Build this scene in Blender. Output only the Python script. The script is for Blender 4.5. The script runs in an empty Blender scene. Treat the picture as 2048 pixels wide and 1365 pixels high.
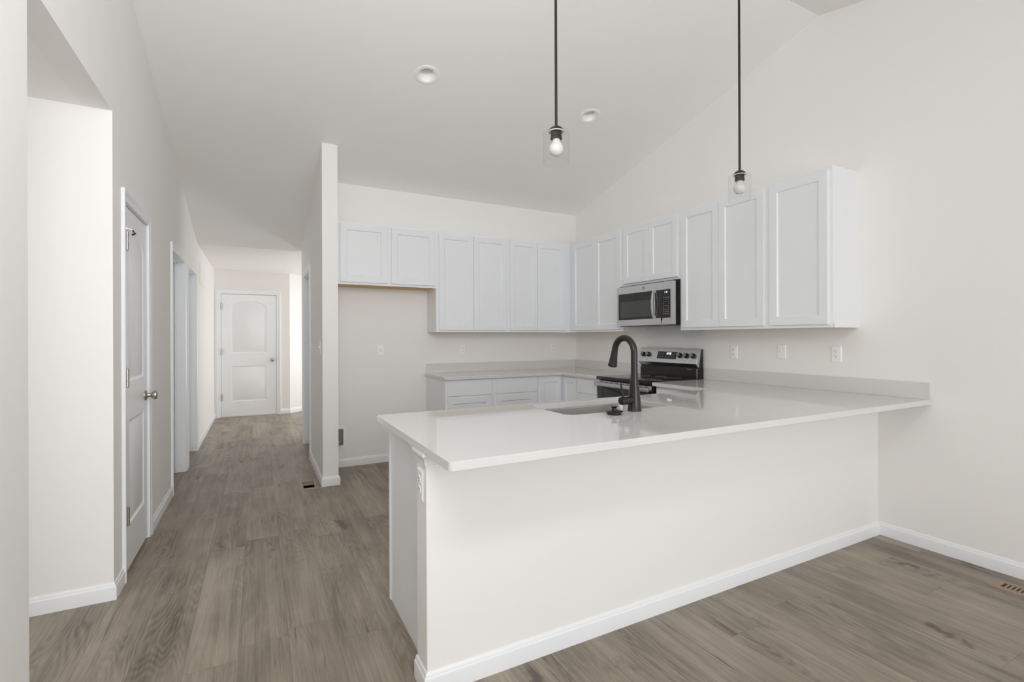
import bpy, bmesh, math, random
from math import sin, cos, pi, radians, atan2, sqrt, hypot
from mathutils import Vector, Matrix
from mathutils.geometry import tessellate_polygon

random.seed(7)
scn = bpy.context.scene
COL = scn.collection

# ------------------------------------------------------------------ camera
CAM_H = 1.31
F_PX = 966.2
YAW = math.atan(506.3 / 966.2)
cam_d = bpy.data.cameras.new('camera')
cam = bpy.data.objects.new('camera', cam_d)
COL.objects.link(cam)
cam_d.sensor_width = 36.0
cam_d.lens = F_PX / 2048 * 36.0
cam_d.shift_y = -6.8 / 2048
cam_d.clip_start = 0.05
cam.location = (0, 0, CAM_H)
cam.rotation_euler = (Matrix.Rotation(-YAW, 3, 'Z') @ Matrix.Rotation(pi / 2, 3, 'X')
                      @ Matrix.Rotation(-0.0036, 3, 'Z')).to_euler()
scn.camera = cam

# ------------------------------------------------------------------ world, exposure, daylight, added fill
scn.view_settings.view_transform = 'Standard'
scn.view_settings.look = 'None'
scn.view_settings.exposure = 0.04
scn.view_settings.gamma = 1.0
scn.view_settings.use_curve_mapping = False
scn.cycles.max_bounces = 14
scn.cycles.diffuse_bounces = 10
scn.cycles.glossy_bounces = 4
scn.cycles.transmission_bounces = 8
scn.cycles.sample_clamp_indirect = 6.0
scn.cycles.caustics_reflective = False
scn.cycles.caustics_refractive = False

world = bpy.data.worlds.new('sky')
scn.world = world
world.use_nodes = True
bg = world.node_tree.nodes['Background']
bg.inputs[0].default_value = (0.80, 0.90, 1.0, 1)
bg.inputs[1].default_value = 0.25


def area_light(name, loc, direction, sx, sy, power, color=(1.0, 0.985, 0.96)):
    """rectangular area light"""
    l = bpy.data.lights.new(name, 'AREA')
    l.shape = 'RECTANGLE'
    l.size, l.size_y = sx, sy
    l.energy = power
    l.color = color
    o = bpy.data.objects.new(name, l)
    COL.objects.link(o)
    o.location = loc
    o.rotation_euler = Vector(direction).to_track_quat('-Z', 'Y').to_euler()
    return o


DAY = (0.965, 0.985, 1.0)
FILL_TINT = (0.975, 0.99, 1.0)
POW = dict(patio=90, right=12, side=20, foyer=44, fill=30)
area_light('daylight_patio', (1.2, -2.86, 1.25), (0, 1, 0), 3.4, 2.2, POW['patio'], DAY)
area_light('daylight_right', (3.60, -1.0, 1.45), (-1, 0, 0), 2.4, 1.7, POW['right'], DAY)
area_light('added_daylight_side_room', (-3.07, 1.6, 1.4), (1, 0, 0), 1.6, 1.5, POW['side'], DAY)  # unseen window light, added to brighten the wall in the left opening
area_light('daylight_foyer', (2.45, 9.1, 1.2), (-0.72, -0.69, 0), 0.5, 1.7, POW['foyer'], DAY)
# added fill light, unseen above the camera, aimed up into the kitchen
area_light('kitchen_fill', (0.1, 0.3, 2.38), (0.06, 0.97, 0.25), 0.9, 0.7, POW['fill'], FILL_TINT)

# ------------------------------------------------------------------ materials


def nodes_of(m):
    m.use_nodes = True
    nt = m.node_tree
    return nt, nt.nodes, nt.links, nt.nodes['Principled BSDF']


def mat(name, col, rough=0.5, metal=0.0, spec=0.5, bump=0.0, bscale=300.0, var=0.0, vscale=3.0, aniso=None):
    m = bpy.data.materials.new(name)
    nt, N, L, b = nodes_of(m)
    b.inputs['Base Color'].default_value = (*col, 1)
    b.inputs['Roughness'].default_value = rough
    b.inputs['Metallic'].default_value = metal
    b.inputs['Specular IOR Level'].default_value = spec
    tc = N.new('ShaderNodeTexCoord')
    nz = N.new('ShaderNodeTexNoise')
    nz.inputs['Scale'].default_value = vscale
    nz.inputs['Detail'].default_value = 3
    mp = N.new('ShaderNodeMapping')
    L.new(tc.outputs['Object'], mp.inputs['Vector'])
    if aniso:
        mp.inputs['Scale'].default_value = aniso
    L.new(mp.outputs[0], nz.inputs['Vector'])
    mx = N.new('ShaderNodeMix')
    mx.data_type = 'RGBA'
    mx.inputs[6].default_value = (*[c * (1 - var) for c in col], 1)
    mx.inputs[7].default_value = (*[min(1, c * (1 + var)) for c in col], 1)
    L.new(nz.outputs['Fac'], mx.inputs[0])
    L.new(mx.outputs[2], b.inputs['Base Color'])
    if bump:
        n2 = N.new('ShaderNodeTexNoise')
        n2.inputs['Scale'].default_value = bscale
        L.new(mp.outputs[0], n2.inputs['Vector'])
        bp = N.new('ShaderNodeBump')
        bp.inputs['Strength'].default_value = bump
        bp.inputs['Distance'].default_value = 0.002
        L.new(n2.outputs['Fac'], bp.inputs['Height'])
        L.new(bp.outputs[0], b.inputs['Normal'])
    return m


M_WALL = mat('warm_white_wall_paint', (0.87, 0.857, 0.838), 0.65, spec=0.3, bump=0.03, bscale=220, var=0.006)
M_CEIL = mat('flat_ceiling_paint', (0.90, 0.888, 0.870), 0.85, spec=0.2, bump=0.03, bscale=200, var=0.006)
M_TRIM = mat('white_trim_paint', (0.86, 0.875, 0.895), 0.32, var=0.004)
M_CAB = mat('white_cabinet_paint', (0.815, 0.828, 0.848), 0.33, var=0.004)
M_WOOD = mat('raw_maple_underside', (0.58, 0.37, 0.12), 0.5, var=0.12, vscale=6, aniso=(1, 12, 12))
M_MAPLE = mat('pale_maple_underside', (0.62, 0.53, 0.40), 0.5, var=0.08, vscale=6, aniso=(1, 12, 12))
M_QUARTZ = mat('white_quartz', (0.69, 0.682, 0.67), 0.035, spec=0.6, var=0.02, vscale=260)
M_KNOB = mat('dark_steel_knob', (0.30, 0.30, 0.29), 0.35, metal=1.0, var=0.03)
M_BLACK = mat('matte_black_metal', (0.014, 0.013, 0.012), 0.26, metal=0.0, spec=0.45, var=0.05)
M_BRONZE = mat('dark_bronze_rod', (0.012, 0.010, 0.008), 0.4, metal=0.0, var=0.05)
M_STEEL = mat('brushed_stainless', (0.59, 0.59, 0.585), 0.30, metal=1.0, var=0.05, vscale=40, aniso=(1, 1, 30))
M_SINK = mat('satin_stainless_sink', (0.55, 0.53, 0.51), 0.28, metal=1.0, var=0.05, vscale=60)
M_BGLASS = mat('black_glass', (0.012, 0.012, 0.012), 0.05, var=0.02)
M_COOK = mat('black_ceramic_cooktop', (0.010, 0.010, 0.010), 0.07, var=0.02)
M_BLACKP = mat('black_enamel', (0.012, 0.012, 0.011), 0.28, var=0.03)
M_WINDOW = mat('tinted_oven_window', (0.055, 0.055, 0.05), 0.08, var=0.02)
M_NICKEL = mat('satin_nickel', (0.50, 0.46, 0.40), 0.28, metal=1.0, var=0.04)
M_PLASTIC = mat('white_plastic', (0.93, 0.925, 0.91), 0.30, var=0.004)
M_SLOT = mat('dark_slot', (0.06, 0.055, 0.05), 0.6, var=0.05)
M_DARKDUCT = mat('dark_duct', (0.030, 0.022, 0.015), 0.7, var=0.1)
M_VENTBROWN = mat('tan_vent_enamel', (0.30, 0.22, 0.155), 0.45, var=0.05)
M_VENTGREY = mat('taupe_vent_enamel', (0.33, 0.285, 0.24), 0.45, var=0.05)
M_BULB = mat('frosted_bulb', (0.64, 0.635, 0.62), 0.5, var=0.002)
M_LENS = mat('recessed_lens', (0.70, 0.69, 0.67), 0.5, var=0.01)
M_GREYMETAL = mat('grey_valve_box', (0.22, 0.22, 0.21), 0.5, metal=0.3, var=0.1)
M_PRINT = mat('grey_printing', (0.45, 0.45, 0.44), 0.5, var=0.02)
M_DARKGREY = mat('dark_grey_badge', (0.30, 0.30, 0.30), 0.35, metal=0.6, var=0.02)
M_THRESH = mat('beige_threshold', (0.62, 0.55, 0.46), 0.5, var=0.05)


def emit(name, col, s):
    m = bpy.data.materials.new(name)
    nt, N, L, b = nodes_of(m)
    b.inputs['Base Color'].default_value = (0.02, 0.02, 0.02, 1)
    b.inputs['Emission Color'].default_value = (*col, 1)
    b.inputs['Emission Strength'].default_value = s
    return m


M_DIGIT = emit('lit_display_digits', (0.95, 0.98, 1.0), 1.6)


def glass_mat():
    """thin clear glass: passes light straight through, mirrors by Fresnel"""
    m = bpy.data.materials.new('clear_glass')
    nt, N, L, b = nodes_of(m)
    N.remove(b)
    tr = N.new('ShaderNodeBsdfTransparent')
    tr.inputs[0].default_value = (0.985, 0.988, 0.985, 1)
    gl = N.new('ShaderNodeBsdfGlossy')
    gl.inputs['Roughness'].default_value = 0.02
    lw = N.new('ShaderNodeLayerWeight')
    pw = N.new('ShaderNodeMath')
    pw.operation = 'POWER'
    pw.inputs[1].default_value = 4.0
    L.new(lw.outputs['Facing'], pw.inputs[0])
    fr = N.new('ShaderNodeMath')
    fr.operation = 'MULTIPLY_ADD'
    fr.inputs[1].default_value = 0.30
    fr.inputs[2].default_value = 0.012
    L.new(pw.outputs[0], fr.inputs[0])
    mx = N.new('ShaderNodeMixShader')
    L.new(fr.outputs[0], mx.inputs[0])
    L.new(tr.outputs[0], mx.inputs[1])
    L.new(gl.outputs[0], mx.inputs[2])
    L.new(mx.outputs[0], N['Material Output'].inputs['Surface'])
    return m


M_GLASS = glass_mat()


def plank_mat():
    m = bpy.data.materials.new('grey_brown_vinyl_planks')
    nt, N, L, b = nodes_of(m)
    PW, PL, X0 = 0.1905, 1.22, -0.079

    def val(op, a, bb=None, c=None):
        n = N.new('ShaderNodeMath')
        n.operation = op
        for i, s in enumerate((a, bb, c)):
            if s is None:
                continue
            if isinstance(s, (int, float)):
                n.inputs[i].default_value = s
            else:
                L.new(s, n.inputs[i])
        return n.outputs[0]

    def comb(x, y, z=0.0):
        n = N.new('ShaderNodeCombineXYZ')
        for i, s in enumerate((x, y, z)):
            if isinstance(s, (int, float)):
                n.inputs[i].default_value = s
            else:
                L.new(s, n.inputs[i])
        return n.outputs[0]

    def noise(vec, scale, detail=4, rough=0.55, dist=0.0):
        n = N.new('ShaderNodeTexNoise')
        n.inputs['Scale'].default_value = scale
        n.inputs['Detail'].default_value = detail
        n.inputs['Roughness'].default_value = rough
        n.inputs['Distortion'].default_value = dist
        L.new(vec, n.inputs['Vector'])
        return n.outputs['Fac']

    tc = N.new('ShaderNodeTexCoord')
    sp = N.new('ShaderNodeSeparateXYZ')
    L.new(tc.outputs['Object'], sp.inputs[0])
    x, y = sp.outputs[0], sp.outputs[1]
    xr = val('DIVIDE', val('SUBTRACT', x, X0), PW)
    row = val('FLOOR', xr)
    w1 = N.new('ShaderNodeTexWhiteNoise')
    w1.noise_dimensions = '1D'
    L.new(row, w1.inputs['W'])
    yr = val('ADD', val('DIVIDE', y, PL), val('MULTIPLY', w1.outputs['Value'], 7.0))
    idx = val('FLOOR', yr)
    w2 = N.new('ShaderNodeTexWhiteNoise')
    w2.noise_dimensions = '2D'
    L.new(comb(row, idx), w2.inputs['Vector'])
    rnd = w2.outputs['Value']
    off = val('MULTIPLY', rnd, 37.0)
    # broad cathedral rings
    f = noise(comb(val('ADD', val('MULTIPLY', x, 6.0), off), val('ADD', val('MULTIPLY', y, 0.9), off), off), 1.0, 2, 0.4, 0.25)
    rings = val('MULTIPLY', val('ADD', val('SINE', val('MULTIPLY', f, 150.0)), 1.0), 0.5)
    ringmask = noise(comb(val('ADD', val('MULTIPLY', x, 4.0), off), val('ADD', val('MULTIPLY', y, 1.2), off), 3.0), 1.0, 2)
    ringmask = val('MULTIPLY', val('SUBTRACT', ringmask, 0.42), 3.0)
    mclamp = N.new('ShaderNodeClamp')
    L.new(ringmask, mclamp.inputs[0])
    rings = val('MULTIPLY', rings, mclamp.outputs[0])
    # long fine fibres
    fine = noise(comb(val('MULTIPLY', x, 150.0), val('ADD', val('MULTIPLY', y, 5.0), off), off), 1.0, 5, 0.65)
    streak = noise(comb(val('MULTIPLY', x, 26.0), val('ADD', val('MULTIPLY', y, 1.1), off), off), 1.0, 4, 0.6, 0.3)
    blotch = noise(comb(val('ADD', val('MULTIPLY', x, 5.0), off), val('ADD', val('MULTIPLY', y, 2.4), off), off), 1.0, 3, 0.5)
    # sparse knots
    vo = N.new('ShaderNodeTexVoronoi')
    vo.inputs['Scale'].default_value = 1.0
    L.new(comb(val('ADD', val('MULTIPLY', x, 4.2), noise(comb(val('MULTIPLY', x, 9.0), val('MULTIPLY', y, 9.0)), 1.0)),
               val('ADD', val('MULTIPLY', y, 1.6), noise(comb(val('MULTIPLY', x, 12.0), val('MULTIPLY', y, 12.0), 5.0), 1.0))), vo.inputs['Vector'])
    kn = N.new('ShaderNodeMapRange')
    kn.inputs[1].default_value = 0.02
    kn.inputs[2].default_value = 0.17
    kn.inputs[3].default_value = 1.0
    kn.inputs[4].default_value = 0.0
    L.new(vo.outputs['Distance'], kn.inputs[0])
    v = val('MULTIPLY', rings, -0.34)
    v = val('ADD', v, val('MULTIPLY', val('SUBTRACT', fine, 0.5), 0.8))
    v = val('ADD', v, val('MULTIPLY', val('SUBTRACT', streak, 0.5), 0.85))
    v = val('ADD', v, val('MULTIPLY', val('SUBTRACT', blotch, 0.5), 0.85))
    v = val('ADD', v, val('MULTIPLY', val('SUBTRACT', rnd, 0.5), 0.20))
    v = val('ADD', v, val('MULTIPLY', kn.outputs[0], -0.55))
    crack = noise(comb(val('ADD', val('MULTIPLY', x, 34.0), off), val('ADD', val('MULTIPLY', y, 1.7), off), 9.0), 1.0, 3, 0.5, 0.8)
    ck = N.new('ShaderNodeMapRange')
    ck.inputs[1].default_value = 0.66
    ck.inputs[2].default_value = 0.74
    L.new(crack, ck.inputs[0])
    v = val('ADD', v, val('MULTIPLY', ck.outputs[0], -0.42))
    v = val('ADD', v, 0.585)
    cr = N.new('ShaderNodeValToRGB')
    e = cr.color_ramp.elements
    e[0].position, e[0].color = 0.05, (0.112, 0.089, 0.068, 1)
    e[1].position, e[1].color = 0.95, (0.375, 0.322, 0.258, 1)
    mid = cr.color_ramp.elements.new(0.5)
    mid.color = (0.248, 0.207, 0.163, 1)
    L.new(v, cr.inputs[0])
    # seams
    fx = val('FRACT', xr)
    dx = val('MULTIPLY', val('MINIMUM', fx, val('SUBTRACT', 1.0, fx)), PW)
    fy = val('FRACT', yr)
    dy = val('MULTIPLY', val('MINIMUM', fy, val('SUBTRACT', 1.0, fy)), PL)
    d = val('MINIMUM', dx, dy)
    sm = N.new('ShaderNodeMapRange')
    sm.inputs[1].default_value = 0.0004
    sm.inputs[2].default_value = 0.0020
    sm.inputs[3].default_value = 0.42
    sm.inputs[4].default_value = 0.0
    L.new(d, sm.inputs[0])
    mx = N.new('ShaderNodeMix')
    mx.data_type = 'RGBA'
    L.new(sm.outputs[0], mx.inputs[0])
    L.new(cr.outputs[0], mx.inputs[6])
    mx.inputs[7].default_value = (0.075, 0.062, 0.050, 1)
    L.new(mx.outputs[2], b.inputs['Base Color'])
    b.inputs['Roughness'].default_value = 0.42
    b.inputs['Specular IOR Level'].default_value = 0.4
    bp = N.new('ShaderNodeBump')
    bp.inputs['Strength'].default_value = 0.12
    bp.inputs['Distance'].default_value = 0.002
    L.new(val('SUBTRACT', fine, val('MULTIPLY', sm.outputs[0], 2.0)), bp.inputs['Height'])
    L.new(bp.outputs[0], b.inputs['Normal'])
    return m


M_FLOOR = plank_mat()

# ------------------------------------------------------------------ mesh helpers


class MB:
    """collects shapes into one mesh"""

    def __init__(self):
        self.v, self.f, self.mi = [], [], []
        self.cur = 0

    def add(self, verts, faces):
        n = len(self.v)
        self.v += [tuple(p) for p in verts]
        self.f += [tuple(i + n for i in f) for f in faces]
        self.mi += [self.cur] * len(faces)
        return self

    def box(self, x0, x1, y0, y1, z0, z1, c=0.0):
        if c <= 0:
            vs = [(x, y, z) for z in (z0, z1) for y in (y0, y1) for x in (x0, x1)]
            fs = [(0, 2, 3, 1), (4, 5, 7, 6), (0, 1, 5, 4), (2, 6, 7, 3), (0, 4, 6, 2), (1, 3, 7, 5)]
            return self.add(vs, fs)
        bm = bmesh.new()
        bmesh.ops.create_cube(bm, size=1)
        for v in bm.verts:
            v.co = ((x0 + x1) / 2 + v.co.x * (x1 - x0), (y0 + y1) / 2 + v.co.y * (y1 - y0), (z0 + z1) / 2 + v.co.z * (z1 - z0))
        bmesh.ops.bevel(bm, geom=list(bm.edges), offset=c, segments=2, affect='EDGES', profile=0.5)
        bm.verts.index_update()
        self.add([v.co[:] for v in bm.verts], [[v.index for v in f.verts] for f in bm.faces])
        bm.free()
        return self

    def lathe(self, prof, origin=(0, 0, 0), axis='z', seg=32):
        """prof: (radius, height) pairs along the axis"""
        vs, fs = [], []
        ax = {'x': (Vector((0, 1, 0)), Vector((0, 0, 1)), Vector((1, 0, 0))),
              'y': (Vector((0, 0, 1)), Vector((1, 0, 0)), Vector((0, 1, 0))),
              'z': (Vector((1, 0, 0)), Vector((0, 1, 0)), Vector((0, 0, 1)))}[axis] if isinstance(axis, str) else axis
        o = Vector(origin)
        rings = []
        for r, h in prof:
            if r < 1e-6:
                rings.append([len(vs)])
                vs.append(o + ax[2] * h)
            else:
                rings.append(list(range(len(vs), len(vs) + seg)))
                for k in range(seg):
                    a = 2 * pi * k / seg
                    vs.append(o + ax[0] * (r * cos(a)) + ax[1] * (r * sin(a)) + ax[2] * h)
        for a, b in zip(rings, rings[1:]):
            for k in range(seg):
                k2 = (k + 1) % seg
                if len(a) == 1 and len(b) == 1:
                    continue
                if len(a) == 1:
                    fs.append((a[0], b[k], b[k2]))
                elif len(b) == 1:
                    fs.append((a[k], a[k2], b[0]))
                else:
                    fs.append((a[k], a[k2], b[k2], b[k]))
        if len(rings[0]) > 1 and prof[0] != prof[-1]:
            fs.append(tuple(reversed(rings[0])))
        if len(rings[-1]) > 1 and prof[0] != prof[-1]:
            fs.append(tuple(rings[-1]))
        return self.add(vs, fs)

    def tube(self, pts, radii, seg=20, caps=True):
        pts = [Vector(p) for p in pts]
        if isinstance(radii, (int, float)):
            radii = [radii] * len(pts)
        vs, fs = [], []
        up = None
        for i, p in enumerate(pts):
            t = (pts[min(i + 1, len(pts) - 1)] - pts[max(i - 1, 0)]).normalized()
            if up is None:
                up = Vector((1, 0, 0)) if abs(t.x) < 0.8 else Vector((0, 1, 0))
            s = t.cross(up).normalized()
            up = s.cross(t).normalized()
            for k in range(seg):
                a = 2 * pi * k / seg
                vs.append(p + (s * cos(a) + up * sin(a)) * radii[i])
        for i in range(len(pts) - 1):
            for k in range(seg):
                k2 = (k + 1) % seg
                fs.append((i * seg + k, i * seg + k2, (i + 1) * seg + k2, (i + 1) * seg + k))
        if caps:
            fs.append(tuple(reversed(range(seg))))
            fs.append(tuple(range((len(pts) - 1) * seg, len(pts) * seg)))
        return self.add(vs, fs)

    def plate(self, outer, holes, fr, t):
        """polygon with holes in (u, v), thickened t along w; fr(u, v, w) -> point"""
        loops = [outer] + list(holes)
        flat = [p for lp in loops for p in lp]
        tris = tessellate_polygon([[Vector((p[0], p[1], 0)) for p in lp] for lp in loops])
        n = len(flat)
        vs = [fr(p[0], p[1], 0) for p in flat] + [fr(p[0], p[1], t) for p in flat]
        fs = [tuple(tr) for tr in tris] + [tuple(i + n for i in reversed(tr)) for tr in tris]
        k = 0
        for lp in loops:
            m = len(lp)
            for i in range(m):
                a, b = k + i, k + (i + 1) % m
                fs.append((a, b, b + n, a + n))
            k += m
        return self.add(vs, fs)

    def prism(self, poly, fr, t0, t1):
        n = len(poly)
        vs = [fr(p[0], p[1], t0) for p in poly] + [fr(p[0], p[1], t1) for p in poly]
        fs = [tuple(range(n)), tuple(range(2 * n - 1, n - 1, -1))]
        fs += [(i, (i + 1) % n, (i + 1) % n + n, i + n) for i in range(n)]
        return self.add(vs, fs)

    def sweep(self, prof, path, side=1, z0=0.0):
        """prof: (out, up) polygon swept along an XY path with mitred corners; out is to the left of travel * side"""
        P = [Vector((p[0], p[1])) for p in path]
        offs = []
        for i in range(len(P)):
            d = []
            if i > 0:
                d.append((P[i] - P[i - 1]).normalized())
            if i < len(P) - 1:
                d.append((P[i + 1] - P[i]).normalized())
            ns = [Vector((-a.y, a.x)) * side for a in d]
            if len(ns) == 1:
                offs.append(ns[0])
            else:
                m = (ns[0] + ns[1]).normalized()
                offs.append(m / max(0.2, m.dot(ns[0])))
        m = len(prof)
        vs, fs = [], []
        for p, o in zip(P, offs):
            for a, u in prof:
                vs.append((p.x + o.x * a, p.y + o.y * a, z0 + u))
        for i in range(len(P) - 1):
            for k in range(m):
                k2 = (k + 1) % m
                fs.append((i * m + k, i * m + k2, (i + 1) * m + k2, (i + 1) * m + k))
        fs.append(tuple(range(m)))
        fs.append(tuple(range((len(P) - 1) * m, len(P) * m)))
        return self.add(vs, fs)

    def panelled(self, x0, x1, z0, z1, yf, yb, holes, steps, ease=0.002):
        """a board facing -y with moulded panels: each hole outline steps inwards through (inset, depth)"""
        outer = [(x0 + ease, z0 + ease), (x1 - ease, z0 + ease), (x1 - ease, z1 - ease), (x0 + ease, z1 - ease)]
        loops = [outer] + holes
        flat = [p for lp in loops for p in lp]
        tris = tessellate_polygon([[Vector((p[0], p[1], 0)) for p in lp] for lp in loops])
        self.add([(p[0], yf, p[1]) for p in flat], [tuple(t) for t in tris])
        full = [(x0, z0), (x1, z0), (x1, z1), (x0, z1)]
        vs = [(p[0], yf, p[1]) for p in outer] + [(p[0], yf + ease, p[1]) for p in full] + [(p[0], yb, p[1]) for p in full]
        fs = []
        for r in (0, 4):
            for i in range(4):
                j = (i + 1) % 4
                fs.append((r + i, r + j, r + j + 4, r + i + 4))
        fs.append((8, 9, 10, 11))
        self.add(vs, fs)
        for h in holes:
            rings = [[(p[0], yf, p[1]) for p in h]]
            for ins, dep in steps:
                rings.append([(p[0], yf + dep, p[1]) for p in inset(h, ins)])
            vs = [p for r in rings for p in r]
            n = len(h)
            fs = []
            for r in range(len(rings) - 1):
                for i in range(n):
                    j = (i + 1) % n
                    fs.append((r * n + i, r * n + j, (r + 1) * n + j, (r + 1) * n + i))
            fs.append(tuple(range((len(rings) - 1) * n, len(rings) * n)))
            self.add(vs, fs)
        return self

    def build(self, name, material, parent=None, smooth=35, bevel=None):
        me = bpy.data.meshes.new(name)
        bm = bmesh.new()
        vs = [bm.verts.new(p) for p in self.v]
        for f, mi in zip(self.f, self.mi):
            try:
                fc = bm.faces.new([vs[i] for i in f])
                fc.material_index = mi
            except ValueError:
                pass
        bmesh.ops.remove_doubles(bm, verts=list(bm.verts), dist=1e-6)
        bmesh.ops.recalc_face_normals(bm, faces=list(bm.faces))
        bm.to_mesh(me)
        bm.free()
        ms = material if isinstance(material, (list, tuple)) else [material]
        for m in ms:
            me.materials.append(m)
        if smooth:
            for p in me.polygons:
                p.use_smooth = True
            me.set_sharp_from_angle(angle=radians(smooth))
        o = bpy.data.objects.new(name, me)
        COL.objects.link(o)
        if parent is not None:
            o.parent = parent
        if bevel:
            b = o.modifiers.new('eased_edges', 'BEVEL')
            b.width = bevel
            b.segments = 3
            b.limit_method = 'ANGLE'
            b.angle_limit = radians(40)
        return o


def inset(poly, d):
    """offset a closed (x, z) outline inwards"""
    n = len(poly)
    area = sum(poly[i][0] * poly[(i + 1) % n][1] - poly[(i + 1) % n][0] * poly[i][1] for i in range(n))
    s = 1 if area > 0 else -1
    out = []
    for i in range(n):
        a, b, c = Vector(poly[i - 1]), Vector(poly[i]), Vector(poly[(i + 1) % n])
        d1, d2 = (b - a).normalized(), (c - b).normalized()
        n1, n2 = Vector((-d1.y, d1.x)) * s, Vector((-d2.y, d2.x)) * s
        m = (n1 + n2).normalized()
        out.append(tuple(b + m * (d / max(0.3, m.dot(n1)))))
    return out


def rect(x0, x1, z0, z1):
    return [(x0, z0), (x1, z0), (x1, z1), (x0, z1)]


def circle(cx, cy, r, n=32):
    return [(cx + r * cos(2 * pi * k / n), cy + r * sin(2 * pi * k / n)) for k in range(n)]


def rrect(x0, x1, y0, y1, r, n=6):
    p = []
    for cx, cy, a0 in ((x1 - r, y0 + r, -pi / 2), (x1 - r, y1 - r, 0), (x0 + r, y1 - r, pi / 2), (x0 + r, y0 + r, pi)):
        for k in range(n + 1):
            a = a0 + pi / 2 * k / n
            p.append((cx + r * cos(a), cy + r * sin(a)))
    return p


def tag(o, label, cat, group=None, kind=None):
    o['label'] = label
    o['category'] = cat
    if group:
        o['group'] = group
    if kind:
        o['kind'] = kind
    return o


def thing(name, label, cat, loc=(0, 0, 0), rz=0.0, group=None, kind=None):
    o = bpy.data.objects.new(name, None)
    o.empty_display_size = 0.1
    COL.objects.link(o)
    o.location = loc
    o.rotation_euler = (0, 0, rz)
    return tag(o, label, cat, group, kind)


def struct(name, mb, m, label=None, cat=None, **k):
    o = mb.build(name, m, **k)
    o['kind'] = 'structure'
    if label:
        o['label'] = label
        o['category'] = cat
    return o


def copy_tree(o, parent=None):
    c = o.copy()
    COL.objects.link(c)
    if parent is not None:
        c.parent = parent
    for ch in list(o.children):
        copy_tree(ch, c)
    return c


# ------------------------------------------------------------------ room dimensions (metres)
XR, XL = 3.639, -0.65            # kitchen right wall, hall left wall
YB, YF = 5.156, 9.30             # kitchen back wall, hall end wall
XS0, XS1, YS0, YS1 = 0.497, 0.628, 4.553, 6.86     # wall between kitchen and hall
RIDGE_Y, RIDGE_Z, SLOPE = 2.084, 3.660, 0.2516
FLAT_Z = 2.45
FLAT_Y = RIDGE_Y + (RIDGE_Z - FLAT_Z) / SLOPE
YBK = -2.90                      # wall behind the camera
T = 0.12
HALF_Y0, HALF_Y1, HALF_X = 1.712, 1.832, 0.541
CT = 0.921                       # counter top height


def ceil_z(y):
    if y > FLAT_Y:
        return FLAT_Z
    return RIDGE_Z - SLOPE * abs(y - RIDGE_Y)


# floor with the two register openings
VENT_HALL = (0.340, 0.436, 4.555, 4.775)
VENT_DIN = (3.420, 3.486, 0.79, 1.055)
mb = MB()
mb.plate(rect(-3.2, 3.9, -3.1, 10.6), [rect(*VENT_HALL), rect(*VENT_DIN)], lambda u, v, w: (u, v, w), -0.03)
struct('floor', mb, M_FLOOR, 'grey brown wood plank floor running down the hall', 'floor')

# ceiling: two slopes meeting at a ridge, then flat over the hall end
al = math.atan(SLOPE)
LIGHTS = [(1.130, 3.526), (2.637, 3.516)]
mb = MB()
sl = lambda u, v, w: (u, RIDGE_Y + v * cos(al) + w * sin(al), RIDGE_Z - v * sin(al) + w * cos(al))
vlen = (FLAT_Y - RIDGE_Y) / cos(al)
mb.plate(rect(-0.77, 3.75, 0, vlen), [circle(x, (y - RIDGE_Y) / cos(al), 0.078, 40) for x, y in LIGHTS], sl, 0.12)
s2 = lambda u, v, w: (u, RIDGE_Y - v * cos(al) - w * sin(al), RIDGE_Z - v * sin(al) + w * cos(al))
mb.plate(rect(-0.77, 3.75, 0, (RIDGE_Y - YBK + 0.1) / cos(al)), [], s2, 0.12)
mb.box(-0.77, 3.2, FLAT_Y, 10.6, FLAT_Z, FLAT_Z + 0.12)
struct('ceiling', mb, M_CEIL, 'vaulted off white ceiling sloping down to the kitchen back wall', 'ceiling')
mb = MB()
mb.box(-3.1, -0.77, 0.2, 3.2, 2.46, 2.58)
struct('ceiling_side_room', mb, M_CEIL, 'flat grey ceiling seen through the left opening', 'ceiling')

# ---------------------------------------------------------------- doors (front faces -y, wall face at y = 0)


def door_opening(w):
    """rough opening (u0, u1, top) around a slab that starts at u = 0"""
    return -0.021, w + 0.021, 2.075


CASING = [(0.0, 0.0), (0.0, 0.009), (0.012, 0.0105), (0.022, 0.010), (0.030, 0.0135), (0.046, 0.0165), (0.058, 0.0165), (0.060, 0.014), (0.060, 0.0)]
PANEL_STEPS = [(0.004, 0.003), (0.014, 0.0085), (0.020, 0.0085), (0.034, 0.0025)]


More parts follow.
